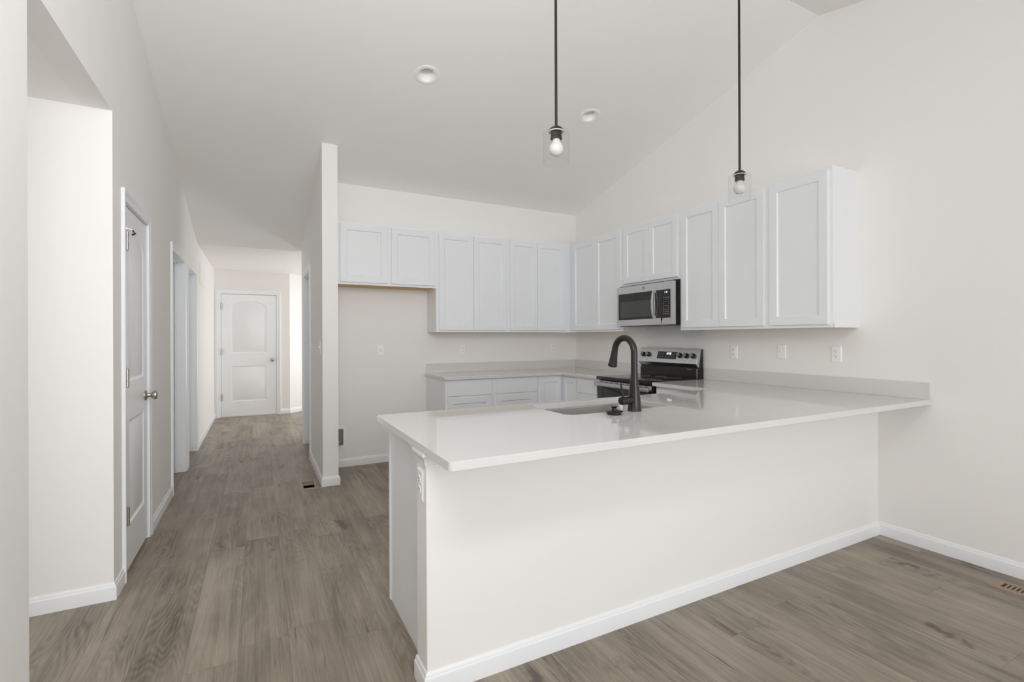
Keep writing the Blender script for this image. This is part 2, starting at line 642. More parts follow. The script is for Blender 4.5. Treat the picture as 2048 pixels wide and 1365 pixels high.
def make_door(name, label, loc, rz, w, hinge_left=True, recess=0.0, knob=True, hinges=True, threshold=False, pin_stop=False, both=False):
    d = thing(name, label, 'door', loc, rz, kind='structure')
    u0, u1, top = door_opening(w)
    # jambs and stops
    j = MB()
    j.box(u0, -0.003, 0, T, 0, top - 0.018)
    j.box(w + 0.003, u1, 0, T, 0, top - 0.018)
    j.box(u0, u1, 0, T, top - 0.018, top)
    sy = 0.042 if recess == 0 else T - 0.058
    j.box(-0.003, 0.009, sy, sy + 0.014, 0, top - 0.018)
    j.box(w - 0.009, w + 0.003, sy, sy + 0.014, 0, top - 0.018)
    j.box(-0.003, w + 0.003, sy, sy + 0.014, top - 0.030, top - 0.018)
    j.build('jamb', M_TRIM, d)
    # casing: three mitred lengths of tapered moulding
    c = MB()
    i0, i1, it = u0 + 0.012, u1 - 0.012, top - 0.012
    m = len(CASING)
    vs = []
    for (cx, cz, ox, oz) in ((i0, 0, -1, 0), (i0, it, -1, 1), (i1, it, 1, 1), (i1, 0, 1, 0)):
        for a, t in CASING:
            vs.append((cx + ox * a, -t, cz + oz * a))
    fs = []
    for i in range(3):
        for k in range(m):
            k2 = (k + 1) % m
            fs.append((i * m + k, i * m + k2, (i + 1) * m + k2, (i + 1) * m + k))
    fs += [tuple(range(m)), tuple(range(3 * m, 4 * m))]
    c.add(vs, fs)
    c.build('casing', M_TRIM, d, smooth=20)
    # slab with an arched upper panel and a square lower panel
    yf = 0.003 if recess == 0 else T - 0.040
    st = 0.105 if w < 0.7 else 0.145
    up = [(st, 1.07), (w - st, 1.07), (w - st, 1.865)]
    n = 14
    for k in range(1, n):
        a = k / n
        up.append((w - st - (w - 2 * st) * a, 1.865 + 0.085 * sin(pi * a) ** 0.8))
    up.append((st, 1.865))
    s = MB()
    s.panelled(0, w, 0.016, 2.050, yf, yf + 0.035, [up, rect(st, w - st, 0.258, 0.850)], PANEL_STEPS)
    slab = s.build('door_slab', M_TRIM, d, smooth=25)
    if hinges:
        hx = 0.004 if hinge_left else w - 0.004
        for z in (1.850, 1.095, 0.335):
            h = MB()
            h.lathe([(0.0, -0.054), (0.005, -0.052), (0.0078, -0.050), (0.0078, -0.018), (0.0066, -0.017), (0.0078, -0.016), (0.0078, 0.016),
                     (0.0066, 0.017), (0.0078, 0.018), (0.0078, 0.050), (0.005, 0.052), (0.0, 0.054)], (hx, -0.011, z), 'z', 14)
            sg = 1 if hinge_left else -1
            h.box(min(hx, hx + sg * 0.010), max(hx, hx + sg * 0.010), -0.010, 0.0025, z - 0.045, z + 0.045)
            h.build('hinge', M_NICKEL, d)
    if knob:
        kx = w - 0.062 if hinge_left else 0.062
        k = MB()
        k.lathe([(0.0, 0.0), (0.032, 0.0), (0.032, -0.005), (0.027, -0.009), (0.014, -0.012), (0.0115, -0.018), (0.0115, -0.030),
                 (0.017, -0.035), (0.0265, -0.043), (0.029, -0.052), (0.027, -0.060), (0.018, -0.066), (0.0, -0.068)][::-1], (kx, yf, 0.945), 'y', 28)
        k.build('door_knob', M_NICKEL, d)
    if pin_stop:
        p = MB()
        p.tube([(-0.002, -0.012, 1.915), (0.020, -0.030, 1.915)], 0.0045, 10)
        p.lathe([(0, 0), (0.010, 0.001), (0.010, 0.010), (0, 0.011)], (-0.004, -0.010, 1.909), 'z', 14)
        p.build('hinge_pin_stop', M_PLASTIC, d)
        p = MB()
        p.tube([(0.020, -0.030, 1.915), (0.075, -0.035, 1.905), (0.090, -0.020, 1.900)], [0.004, 0.004, 0.006], 10)
        p.build('stop_arm', M_BLACK, d)
    if threshold:
        p = MB()
        p.box(u0, u1, -0.022, T, 0.0, 0.014, 0.003)
        p.build('threshold', M_THRESH, d)
    return d


# left wall with side opening and three doors
D1Y, D1W = 3.325, 0.610
D2Y, D2W = 4.947, 0.762
D3Y, D3W = 5.965, 0.735
D4Y, D4W = 5.710, 0.790       # on the wall between hall and kitchen, measured along Y
D5X, D5W = -0.550, 0.816      # end of the hall


def wall_outline(a0, a1, notches, top_pts):
    """notches: (u0, u1, top) cut up from the floor"""
    p = [(a0, 0)]
    for u0, u1, t in notches:
        p += [(u0, 0), (u0, t), (u1, t), (u1, 0)]
    p += [(a1, 0)] + top_pts
    return p


mb = MB()
n1 = [(D1Y + door_opening(D1W)[0], D1Y + door_opening(D1W)[1], 2.075)]
n2 = [(D2Y - 0.021, D2Y + D2W + 0.021, 2.075)]
n3 = [(D3Y - 0.021, D3Y + D3W + 0.021, 2.075)]
top = [(10.3, 2.6), (FLAT_Y, 2.6), (RIDGE_Y, RIDGE_Z + 0.10), (YBK - T, ceil_z(YBK - T) + 0.10)]
WL_WIN = (-2.35, 0.15, 0.55, 2.15)
mb.plate(wall_outline(YBK - T, 10.3, [(2.075, 3.086, 2.46)] + n1 + n2 + n3, top),
         [rect(*WL_WIN)], lambda u, v, w: (XL - w, u, v), T)
struct('wall_left', mb, M_WALL, 'long warm white left wall with three doors', 'wall')

# side room beyond the left opening
mb = MB()
mb.box(-3.1, XL - T, 3.086, 3.206, 0, 2.6)
struct('wall_side_room', mb, M_WALL, 'bright white wall seen through the left opening', 'wall')
mb = MB()
mb.box(-3.1, XL - T, 0.2, 0.32, 0, 2.6)
mb.plate(rect(0.2, 3.2, 0, 2.6), [rect(0.8, 2.4, 0.65, 2.15)], lambda u, v, w: (-3.1 - w, u, v), T)
struct('wall_side_room_near', mb, M_WALL, 'outer walls of the room left of the opening', 'wall')

# right wall
mb = MB()
WR_WIN = (-2.2, 0.2, 0.6, 2.3)
mb.plate([(YBK - T, 0), (YB + T, 0), (YB + T, ceil_z(YB) + 0.08), (RIDGE_Y, RIDGE_Z + 0.1), (YBK - T, ceil_z(YBK - T) + 0.1)],
         [rect(*WR_WIN)], lambda u, v, w: (XR + w, u, v), T)
struct('wall_right', mb, M_WALL, 'tall warm white right wall under the vaulted ceiling', 'wall')

# wall behind the camera with the patio opening
mb = MB()
mb.plate(rect(XL - T, XR + T, 0, 2.50), [rect(-0.5, 2.9, 0.15, 2.30)], lambda u, v, w: (u, YBK - w, v), T)
struct('wall_front', mb, M_WALL, 'white wall behind the viewpoint with wide patio glazing', 'wall')

# kitchen back wall
mb = MB()
mb.box(XS1, XR, YB, YB + T, 0, ceil_z(YB) + 0.06)
struct('wall_back', mb, M_WALL, 'white kitchen back wall behind the upper cabinets', 'wall')

# wall between hall and kitchen
mb = MB()
mb.plate(wall_outline(YS0, YS1, [(D4Y - 0.021, D4Y + D4W + 0.021, 2.075)], [(YS1, ceil_z(YS1) + 0.06), (YS0, ceil_z(YS0) + 0.06)]),
         [], lambda u, v, w: (XS0 + w, u, v), XS1 - XS0)
struct('wall_hall', mb, M_WALL, 'narrow ended white wall dividing hall from kitchen', 'wall')

# hall end
mb = MB()
mb.plate(wall_outline(XL, 0.48, [(D5X - 0.021, D5X + D5W + 0.021, 2.075)], [(0.48, 2.5), (XL, 2.5)]),
         [], lambda u, v, w: (u, YF + w, v), T)
struct('wall_far', mb, M_WALL, 'white end wall of the hall around its door', 'wall')
mb = MB()
a = Vector((0.48, YF, 0))
b = Vector((1.38, YF + 0.90, 0))
nrm = Vector((-1, 1, 0)).normalized() * T
mb.prism([(a.x, a.y), (b.x, b.y), (b.x + nrm.x, b.y + nrm.y), (a.x + nrm.x, a.y + nrm.y)], lambda u, v, w: (u, v, w), 0, 2.5)
struct('wall_angled', mb, M_WALL, 'bright angled wall right of the far hall door', 'wall')
mb = MB()
mb.box(1.30, 2.72, YF + 0.90, YF + 1.02, 0, 2.5)
mb.plate(rect(YS1 - T, YF + 0.90, 0, 2.5), [rect(8.95, 9.45, 0.3, 2.05)], lambda u, v, w: (2.60 + w, u, v), T)
mb.box(XS1, 2.60, YS1 - T, YS1, 0, 2.5)
struct('wall_foyer', mb, M_WALL, 'foyer walls out of sight right of the hall end', 'wall')

# half wall under the peninsula counter
mb = MB()
mb.box(HALF_X, XR, HALF_Y0, HALF_Y1, 0, 0.890)
struct('wall_peninsula', mb, M_WALL, 'white half wall carrying the peninsula counter', 'wall', bevel=0.004)

# moulding under the counter around the half wall
mb = MB()
BED = [(0, 0.838), (0.005, 0.838), (0.005, 0.843), (0.008, 0.846), (0.009, 0.858), (0.013, 0.870), (0.020, 0.878), (0.020, 0.8895), (0, 0.8895)]
mb.sweep(BED, [(HALF_X, HALF_Y1), (HALF_X, HALF_Y0), (XR, HALF_Y0)], side=-1)
struct('trim_1', mb, M_TRIM, 'white bed moulding under the peninsula counter', 'trim', smooth=20)

# baseboards
BASE = [(0, 0), (0.013, 0), (0.013, 0.060), (0.0115, 0.066), (0.0085, 0.069), (0.0075, 0.076), (0.004, 0.083), (0, 0.083)]


def baseboard(name, path, side, label):
    m_ = MB()
    m_.sweep(BASE, path, side)
    struct(name, m_, M_TRIM, label, 'baseboard', smooth=20)


C_ = 0.069 + 0.0005
baseboard('baseboard_peninsula', [(HALF_X, HALF_Y1), (HALF_X, HALF_Y0), (XR - 0.013, HALF_Y0)], -1, 'white baseboard along the peninsula half wall')
baseboard('baseboard_right', [(XR, HALF_Y0), (XR, YBK)], -1, 'white baseboard along the right wall')
baseboard('baseboard_left', [(XL - T, 2.075), (XL, 2.075), (XL, YBK)], 1, 'white baseboard on the near left wall')
baseboard('baseboard_side_room', [(-3.1, 3.086), (XL, 3.086), (XL, D1Y - C_)], -1, 'white baseboard below the bright wall left of the first door')
baseboard('baseboard_left_hall', [(XL, D1Y + D1W + C_), (XL, D2Y - C_)], -1, 'white baseboard between first and second left doors')
baseboard('baseboard_left_gap', [(XL, D2Y + D2W + C_), (XL, D3Y - C_)], -1, 'short white baseboard between second and third left doors')
baseboard('baseboard_left_end', [(XL, D3Y + D3W + C_), (XL, YF), (D5X - C_, YF)], -1, 'white baseboard on the lit left hall wall')
baseboard('baseboard_far', [(D5X + D5W + C_, YF), (0.48, YF), (1.38, YF + 0.90)], -1, 'white baseboard right of the far hall door')
baseboard('baseboard_hall', [(XS0, D4Y - C_), (XS0, YS0), (XS1, YS0), (XS1, YB), (1.628, YB)], -1, 'white baseboard around the dividing wall end and fridge bay')

make_door('door_1', 'narrow white arched two panel door with nickel hinges, nearest on the left', (XL, D1Y, 0), pi / 2, D1W, pin_stop=True)
make_door('door_2', 'recessed doorway second from the viewer on the left wall', (XL, D2Y, 0), pi / 2, D2W, recess=1, knob=False, hinges=False)
make_door('door_3', 'recessed doorway third from the viewer on the left wall', (XL, D3Y, 0), pi / 2, D3W, recess=1, knob=False, hinges=False)
make_door('door_4', 'shaded recessed doorway in the dividing wall right of the hall', (XS0, D4Y + D4W, 0), -pi / 2, D4W, recess=1, knob=False, hinges=False)
make_door('door_5', 'white arched two panel door closing the far end of the hall', (D5X, YF, 0), 0, D5W, threshold=True)

# windows out of frame placed to let the daylight in


def window(name, fr, u0, u1, v0, v1, label, bars):
    w_ = MB()
    t = 0.05

    def bar(a0, a1, b0, b1):
        w_.prism(rect(a0, a1, b0, b1), fr, 0.03, 0.10)
    bar(u0, u0 + t, v0, v1)
    bar(u1 - t, u1, v0, v1)
    bar(u0 + t, u1 - t, v0, v0 + t)
    bar(u0 + t, u1 - t, v1 - t, v1)
    for k in range(1, bars):
        c = u0 + (u1 - u0) * k / bars
        bar(c - 0.025, c + 0.025, v0 + t, v1 - t)
    struct(name, w_, M_TRIM, label, 'window')


window('window_1', lambda u, v, w: (u, YBK - w, v), -0.5, 2.9, 0.15, 2.30, 'wide white patio window frame behind the viewpoint', 3)
window('window_2', lambda u, v, w: (XR + w, u, v), *WR_WIN, 'white window frame in the right wall beside the viewpoint', 2)
window('window_3', lambda u, v, w: (XL - w, u, v), *WL_WIN, 'white window frame in the left wall beside the viewpoint', 2)
window('window_4', lambda u, v, w: (-3.1 - w, u, v), 0.8, 2.4, 0.65, 2.15, 'added white window frame in the unseen end of the left side room', 2)  # unseen, added to carry the side room light
window('window_5', lambda u, v, w: (2.60 + w, u, v), 8.95, 9.45, 0.3, 2.05, 'narrow foyer sidelight frame', 1)

# ------------------------------------------------------------------ cabinets (local: x right, front -y, back y = 0)
SHAKER = [(0.003, 0.0015), (0.009, 0.0095)]


def shaker(parent, x0, x1, z0, z1, yf, rail=0.057):
    p = MB()
    p.panelled(x0, x1, z0, z1, yf - 0.019, yf, [rect(x0 + rail, x1 - rail, z0 + rail, z1 - rail)], SHAKER)
    return p.build('door', M_CAB, parent, smooth=20)


def slab_front(parent, x0, x1, z0, z1, yf):
    p = MB()
    p.panelled(x0, x1, z0, z1, yf - 0.019, yf, [], [])
    return p.build('drawer_front', M_CAB, parent, smooth=20)


def wall_cabinet(label, loc, rz, w, h, doors, group='white upper cabinets', depth=0.305):
    c = thing('wall_cabinet', label, 'cabinet', loc, rz, group)
    p = MB()
    p.box(0, 0.014, -depth + 0.019, 0, 0, h)
    p.box(w - 0.014, w, -depth + 0.019, 0, 0, h)
    p.box(0.014, w - 0.014, -depth + 0.019, 0, h - 0.014, h)
    p.box(0.014, w - 0.014, -0.008, 0, 0.026, h - 0.014)
    p.build('carcass', M_CAB, c)
    p = MB()
    p.box(0.014, w - 0.014, -depth + 0.004, -0.0005, 0.001, 0.026)
    p.build('bottom_panel', M_WOOD if h < 0.8 else M_MAPLE, c)
    p = MB()
    p.prism([(-depth, 0), (-depth + 0.004, 0), (-depth + 0.004, 0.027), (-depth + 0.019, 0.027), (-depth + 0.019, h), (-depth, h)], lambda u, v, q: (q, u, v), 0, w)
    p.build('face_frame', M_CAB, c)
    for x0, x1 in doors:
        shaker(c, x0, x1, 0.022, h - 0.024, -depth)
    return c


UZ, UTOP, UHI = 1.370, 2.437, 1.830
wall_cabinet('short white upper cabinet over the fridge bay beside the dividing wall', (XS1 + 0.002, YB, UHI), 0, 1.645 - XS1 - 0.002, UTOP - UHI,
             [(0.688 - 0.63, 1.137 - 0.63), (1.178 - 0.63, 1.625 - 0.63)])
wall_cabinet('tall white two door upper cabinet next to the fridge bay', (1.645, YB, UZ), 0, 2.490 - 1.645, UTOP - UZ,
             [(0.030, 0.4215), (0.4245, 0.822)])
wall_cabinet('tall white two door upper cabinet on the back wall at the corner', (2.490, YB, UZ), 0, 3.333 - 2.490, UTOP - UZ,
             [(0.024, 0.379), (0.382, 0.768)])
RZ = -pi / 2
wall_cabinet('tall white two door upper cabinet on the right wall in the corner', (XR, YB, UZ), RZ, YB - 3.882, UTOP - UZ,
             [(YB - 4.768, YB - 4.3335), (YB - 4.3305, YB - 3.905)])
wall_cabinet('short white two door upper cabinet above the microwave', (XR, 3.882, UHI), RZ, 0.762, UTOP - UHI,
             [(0.020, 0.379), (0.382, 0.742)])
wall_cabinet('wide white two door upper cabinet right of the microwave', (XR, 3.120, UZ), RZ, 0.834, UTOP - UZ,
             [(0.024, 0.4145), (0.4175, 0.815)])
wall_cabinet('single door white upper cabinet at the open right end of the row', (XR, 2.286, UZ), RZ, 2.286 - 1.829, UTOP - UZ,
             [(0.024, 0.436)])


def base_cabinet(label, loc, rz, w, fronts, group='white base cabinets', depth=0.610, h=0.890, skin=False, full_left=False):
    c = thing('base_cabinet', label, 'cabinet', loc, rz, group)
    p = MB()
    for k, (x0, x1) in enumerate(((0, 0.016), (w - 0.016, w))):
        p.box(x0, x1, -depth + 0.019, 0, 0 if (k and full_left) else 0.102, h)
        if not (k and full_left):
            p.box(x0, x1, -depth + 0.094, 0, 0, 0.102)
    p.box(0.016, w - 0.016, -0.010, 0, 0.102, h)
    p.box(0.016, w - 0.016, -depth + 0.019, -0.010, 0.102, 0.118)
    p.build('carcass', M_CAB, c)
    p = MB()
    p.box(0.016, w - 0.016, -depth + 0.082, -depth + 0.094, 0, 0.102)
    p.build('toe_kick', M_CAB, c)
    p = MB()
    fw = w + 0.006 if full_left else w
    p.box(0, fw, -depth, -depth + 0.019, 0.102, h)
    if full_left:
        p.box(w - 0.038, fw, -depth, -depth + 0.019, 0, 0.102)
    p.build('face_frame', M_CAB, c)
    for kind, x0, x1, z0, z1 in fronts:
        (slab_front if kind == 'd' else shaker)(c, x0, x1, z0, z1, -depth)
    return c


DZ0, DZ1, BZ0, BZ1 = 0.726, 0.866, 0.122, 0.708
base_cabinet('white base cabinet at the left end of the back counter', (1.632, YB, 0), 0, 2.160 - 1.632,
             [('d', 0.024, 0.505, DZ0, DZ1), ('p', 0.024, 0.505, BZ0, BZ1)])
base_cabinet('white base cabinet in the middle of the back counter', (2.160, YB, 0), 0, 2.700 - 2.160,
             [('d', 0.026, 0.512, DZ0, DZ1), ('p', 0.026, 0.512, BZ0, BZ1)])
base_cabinet('white base cabinet between corner and range', (XR, 4.270, 0), RZ, 4.270 - 3.890,
             [('d', 0.014, 0.358, DZ0, DZ1), ('p', 0.014, 0.358, BZ0, BZ1)])
base_cabinet('white base cabinet between range and peninsula', (XR, 3.108, 0), RZ, 3.108 - 2.465,
             [('d', 0.026, 0.60, DZ0, DZ1), ('p', 0.026, 0.312, BZ0, BZ1), ('p', 0.315, 0.60, BZ0, BZ1)])
# corner cabinet, L shaped
cc = thing('base_cabinet', 'L shaped white corner base cabinet with two narrow doors', 'cabinet', (XR, YB, 0), 0, 'white base cabinets')
p = MB()
Lp = [(0, 0), (-(XR - 2.702), 0), (-(XR - 2.702), -0.591), (-0.591, -0.591), (-0.591, -(YB - 4.272)), (0, -(YB - 4.272))]
p.prism(Lp, lambda u, v, w: (u, v, w), 0.102, 0.890)
Lk = [(0, 0), (-(XR - 2.702), 0), (-(XR - 2.702), -0.528), (-0.528, -0.528), (-0.528, -(YB - 4.272)), (0, -(YB - 4.272))]
p.prism(Lk, lambda u, v, w: (u, v, w), 0, 0.102)
p.build('carcass', M_CAB, cc)
p = MB()
p.box(-(XR - 2.702), -0.591, -0.610, -0.591, 0.102, 0.890)
p.box(-0.610, -0.591, -(YB - 4.272), -0.610, 0.102, 0.890)
p.build('face_frame', M_CAB, cc)
shaker(cc, 2.728 - XR, 2.990 - XR, BZ0, DZ1, -0.610, 0.045)
p = MB()
p.panelled(YB - 4.510, YB - 4.280, BZ0, DZ1, -0.629, -0.610, [rect(YB - 4.510 + 0.045, YB - 4.280 - 0.045, BZ0 + 0.045, DZ1 - 0.045)], SHAKER)
p.v = [(y, -x, z) for x, y, z in p.v]
p.build('door', M_CAB, cc, smooth=20)

# peninsula cabinets, fronts face +y into the kitchen
base_cabinet('white peninsula cabinet with plain side panel at the open end', (1.255, HALF_Y1 + 0.002, 0), pi, 1.255 - 0.584,
             [('d', 0.024, 0.647, DZ0, DZ1), ('p', 0.024, 0.334, BZ0, BZ1), ('p', 0.337, 0.647, BZ0, BZ1)], full_left=True)
base_cabinet('white sink base cabinet under the peninsula sink', (2.165, HALF_Y1 + 0.002, 0), pi, 2.165 - 1.258,
             [('d', 0.024, 0.88, DZ0, DZ1), ('p', 0.024, 0.451, BZ0, BZ1), ('p', 0.454, 0.88, BZ0, BZ1)])
base_cabinet('white peninsula cabinet nearest the right wall', (3.03, HALF_Y1 + 0.002, 0), pi, 3.03 - 2.168,
             [('d', 0.024, 0.835, DZ0, DZ1), ('p', 0.024, 0.428, BZ0, BZ1), ('p', 0.431, 0.835, BZ0, BZ1)])

# ------------------------------------------------------------------ countertops
SINK = (1.365, 2.072, 2.000, 2.405)
CB = CT - 0.030


def root_local(ox, oy, oz):
    return lambda u, v, w: (u - ox, v - oy, w - oz)


ct = thing('countertop', 'white quartz peninsula countertop with overhang and sink cutout', 'countertop', (2.0, 2.0, CB), 0, 'quartz countertops')
f0 = root_local(2.0, 2.0, CB)
r = 0.014
lc = [(0.525 + r * (1 - cos(t)), 1.425 + r * (1 - sin(t))) for t in (0, pi / 8, pi / 4, 3 * pi / 8, pi / 2)]
outer = lc + [(XR - 0.001, 1.425), (XR - 0.001, 3.112), (2.985, 3.112), (2.985, 2.480), (0.525, 2.480)]
p = MB()
p.plate(outer, [rrect(*SINK, 0.055)], lambda u, v, w: f0(u, v, CB + w), 0.030)
p.build('slab', M_QUARTZ, ct, bevel=0.0035)
p = MB()
q = lambda a0, a1, b0, b1, c0, c1: p.box(a0 - 2.0, a1 - 2.0, b0 - 2.0, b1 - 2.0, c0 - CB, c1 - CB)
q(XR - 0.020, XR - 0.001, 1.425, 3.112, CT, 1.025)
p.build('backsplash', M_QUARTZ, ct, bevel=0.002)

ct = thing('countertop', 'white quartz countertop turning the corner left of the range', 'countertop', (2.6, 4.8, CB), 0, 'quartz countertops')
f1 = root_local(2.6, 4.8, CB)
outer = [(1.616, 4.503), (2.985, 4.503), (2.985, 3.890), (XR - 0.001, 3.890), (XR - 0.001, YB - 0.001), (1.616, YB - 0.001)]
p = MB()
p.plate(outer, [], lambda u, v, w: f1(u, v, CB + w), 0.030)
p.build('slab', M_QUARTZ, ct, bevel=0.0035)
p = MB()
p.box(1.632 - 2.6, XR - 0.021 - 2.6, YB - 0.020 - 4.8, YB - 0.001 - 4.8, 0.030, 1.025 - CB)
p.build('backsplash', M_QUARTZ, ct, bevel=0.002)
p = MB()
p.box(XR - 0.020 - 2.6, XR - 0.001 - 2.6, 3.890 - 4.8, YB - 0.001 - 4.8, 0.030, 1.025 - CB)
p.build('backsplash', M_QUARTZ, ct, bevel=0.002)

# ------------------------------------------------------------------ sink
sx, sy = (SINK[0] + SINK[1]) / 2, (SINK[2] + SINK[3]) / 2
sk = thing('sink', 'undermount stainless steel sink in the peninsula counter', 'sink', (sx, sy, CB - 0.23))
p = MB()
hx, hy = (SINK[1] - SINK[0]) / 2, (SINK[3] - SINK[2]) / 2
rings = []
for e, z, rr in ((0.016, 0.2285, 0.060), (0.004, 0.2285, 0.057), (0.003, 0.222, 0.056), (-0.004, 0.030, 0.060), (-0.012, 0.010, 0.055), (-0.030, 0.001, 0.045)):
    rings.append([(x, y, z) for x, y in rrect(-hx - e, hx + e, -hy - e, hy + e, rr)])
n = len(rings[0])
vs = [v for r_ in rings for v in r_]
fs = [(i * n + k, i * n + (k + 1) % n, (i + 1) * n + (k + 1) % n, (i + 1) * n + k) for i in range(len(rings) - 1) for k in range(n)]
fs.append(tuple(range((len(rings) - 1) * n, len(rings) * n)))
p.add(vs, fs)
o = p.build('basin', M_SINK, sk, smooth=60)
sol = o.modifiers.new('sheet', 'SOLIDIFY')
sol.thickness = 0.0015
sol.offset = -1
p = MB()
p.lathe([(0.0, 0.0035), (0.030, 0.0035), (0.034, 0.006), (0.055, 0.005), (0.057, 0.002), (0.0, 0.002)], (0, 0.03, 0.0), 'z', 28)
p.build('drain', M_NICKEL, sk)

# ------------------------------------------------------------------ faucet
fc = thing('faucet', 'matte black gooseneck kitchen faucet with pull down spray head', 'faucet', (1.757, 1.962, CT))
p = MB()
p.lathe([(0.0, 0.0), (0.0375, 0.0), (0.0375, 0.003), (0.036, 0.006), (0.0325, 0.055), (0.0270, 0.110), (0.0205, 0.170), (0.0185, 0.196), (0.0180, 0.199), (0.0, 0.199)], (0, 0, 0), 'z', 36)
p.build('body', M_BLACK, fc)
R_, zc = 0.079, 0.306
pts = [(0, 0, 0.199), (0, 0, 0.235), (0, 0, 0.27), (0, 0, zc)]
for k in range(1, 19):
    t = pi * k / 18 * 0.955
    pts.append((0, R_ - R_ * cos(t), zc + R_ * sin(t)))
p = MB()
p.tube(pts, [0.0175] * len(pts), 24)
p.build('spout', M_BLACK, fc)
e0, e1 = Vector(pts[-1]), (Vector(pts[-1]) - Vector(pts[-2])).normalized()
p = MB()
side = Vector((1, 0, 0))
ax = (side, e1.cross(side).normalized(), e1)
p.lathe([(0.0, 0.0), (0.0165, 0.0), (0.0165, 0.002), (0.0180, 0.003), (0.0195, 0.030), (0.0250, 0.085), (0.0255, 0.090), (0.0235, 0.094), (0.0, 0.094)], e0, ax, 30)
sp_ = p.build('spray_head', M_BLACK, fc)
p = MB()
cpt = e0 + e1 * 0.050
p.lathe([(0.0, 0.0), (0.009, 0.0), (0.009, 0.0235), (0.007, 0.0255), (0.0, 0.0255)], cpt, (e1, side.cross(Vector((-0.75, -0.66, 0))).normalized(), Vector((-0.75, -0.66, 0)).normalized()), 20)
p.build('spray_button', M_BLACKP, fc)
p = MB()
hd = Vector((-1, -0.08, 0)).normalized()
hs = Vector((0, 0, 1))
p.lathe([(0.0, 0.0), (0.0215, 0.0), (0.0215, 0.058), (0.0205, 0.059), (0.0205, 0.061), (0.0215, 0.062), (0.0215, 0.094), (0.0195, 0.098), (0.0, 0.098)], (0, 0, 0.058), (hs, hd.cross(hs).normalized(), hd), 28)
hv = p.build('handle_valve', M_BLACK, fc)
p = MB()
b0 = hd * 0.080 + Vector((0, 0, 0.077))
p.tube([b0, b0 + Vector((-0.006, 0, 0.025)), b0 + Vector((-0.017, 0, 0.073))], [0.0060, 0.0055, 0.0048], 14)
p.build('lever', M_BLACK, fc)

st = thing('sink_stopper', 'round black sink strainer lid with knob lying beside the faucet', 'sink stopper', (1.585, 1.918, CT))
p = MB()
p.lathe([(0.0, 0.0), (0.036, 0.0), (0.037, 0.002), (0.037, 0.011), (0.044, 0.013), (0.045, 0.016), (0.040, 0.019), (0.018, 0.023), (0.0, 0.024)], (0, 0, 0), 'z', 36)
p.build('lid', M_BLACKP, st)
p = MB()
p.lathe([(0.0, 0.022), (0.012, 0.022), (0.011, 0.032), (0.014, 0.037), (0.017, 0.039), (0.015, 0.043), (0.0, 0.044)], (0, 0, 0), 'z', 24)
p.build('knob', M_BLACKP, st)

# ------------------------------------------------------------------ seven segment digits
SEG = {'0': 'abcdef', '1': 'bc', '2': 'abged', '3': 'abgcd', '5': 'afgcd'}


def digits(mbx, text, fr, x, z, h):
    w, t = h * 0.55, h * 0.14
    for ch in text:
        if ch == ':':
            for k in (0.28, 0.68):
                mbx.prism(rect(x, x + t, z + h * k, z + h * k + t), fr, 0, 0.0008)
            x += t * 2.2
            continue
        S = {'a': (0, w, h - t, h), 'd': (0, w, 0, t), 'g': (0, w, h / 2 - t / 2, h / 2 + t / 2),
             'f': (0, t, h / 2, h), 'b': (w - t, w, h / 2, h), 'e': (0, t, 0, h / 2), 'c': (w - t, w, 0, h / 2)}
        for s in SEG[ch]:
            a = S[s]
            mbx.prism(rect(x + a[0], x + a[1], z + a[2], z + a[3]), fr, 0, 0.0008)
        x += w * 1.35


# ------------------------------------------------------------------ range (local: centre x = 0, back y = 0 at the wall)
rg = thing('range', 'freestanding stainless and black electric range with glass cooktop', 'range', (XR, 3.501, 0), RZ)
HW = 0.379
p = MB()
p.box(-HW, HW, -0.600, -0.020, 0.06, 0.893)
p.box(-HW + 0.03, HW - 0.03, -0.57, -0.05, 0.0, 0.06)
p.build('body', M_BLACKP, rg)
p = MB()
p.box(-HW - 0.002, HW + 0.002, -0.656, -0.085, 0.896, 0.926, 0.004)
ctp = p.build('cooktop', M_COOK, rg)
for bx, by, br in ((-0.20, -0.50, 0.105), (0.20, -0.50, 0.09), (-0.20, -0.22, 0.075), (0.20, -0.22, 0.075), (0.0, -0.17, 0.05)):
    p = MB()
    p.lathe([(br, 0.9262), (br + 0.003, 0.9262), (br + 0.003, 0.9264), (br, 0.9264), (br, 0.9262)], (bx, by, 0), 'z', 48)
    p.build('burner_ring', M_PRINT, ctp)
# back riser and sloped stainless backguard
p = MB()
p.box(-HW + 0.012, HW - 0.024, -0.080, -0.022, 0.926, 1.012)
p.box(-HW, -HW + 0.012, -0.078, -0.022, 0.926, 1.0)
p.build('riser', M_BLACKP, rg)
p = MB()
p.box(HW - 0.022, HW - 0.012, -0.079, -0.060, 0.926, 1.018)
p.build('riser_trim', M_STEEL, rg)
BG = [(-0.110, 1.060), (-0.084, 1.027), (-0.070, 1.027), (-0.040, 1.198), (-0.062, 1.200)]
p = MB()
p.prism(BG, lambda u, v, w: (w, u, v), -HW, HW)
bgd = p.build('backguard', M_STEEL, rg, bevel=0.002)
p = MB()
p.prism([(-0.0695, 1.012), (-0.022, 1.012), (-0.022, 1.196), (-0.041, 1.196)], lambda u, v, w: (w, u, v), -HW + 0.001, HW + 0.001)
p.box(HW - 0.012, HW + 0.001, -0.076, -0.022, 0.926, 1.012)
p.build('back_cover', M_BLACKP, rg)
sn = Vector((0, -0.140, 0.048)).normalized()
sv = Vector((0, 0.048, 0.140)).normalized()
so = Vector((0, -0.110, 1.060))
bgf = lambda u, v, w: tuple(so + Vector((u, 0, 0)) + sv * v + sn * w)
p = MB()
p.prism(rect(-0.125, 0.125, 0.038, 0.113), bgf, 0.0, 0.0025)
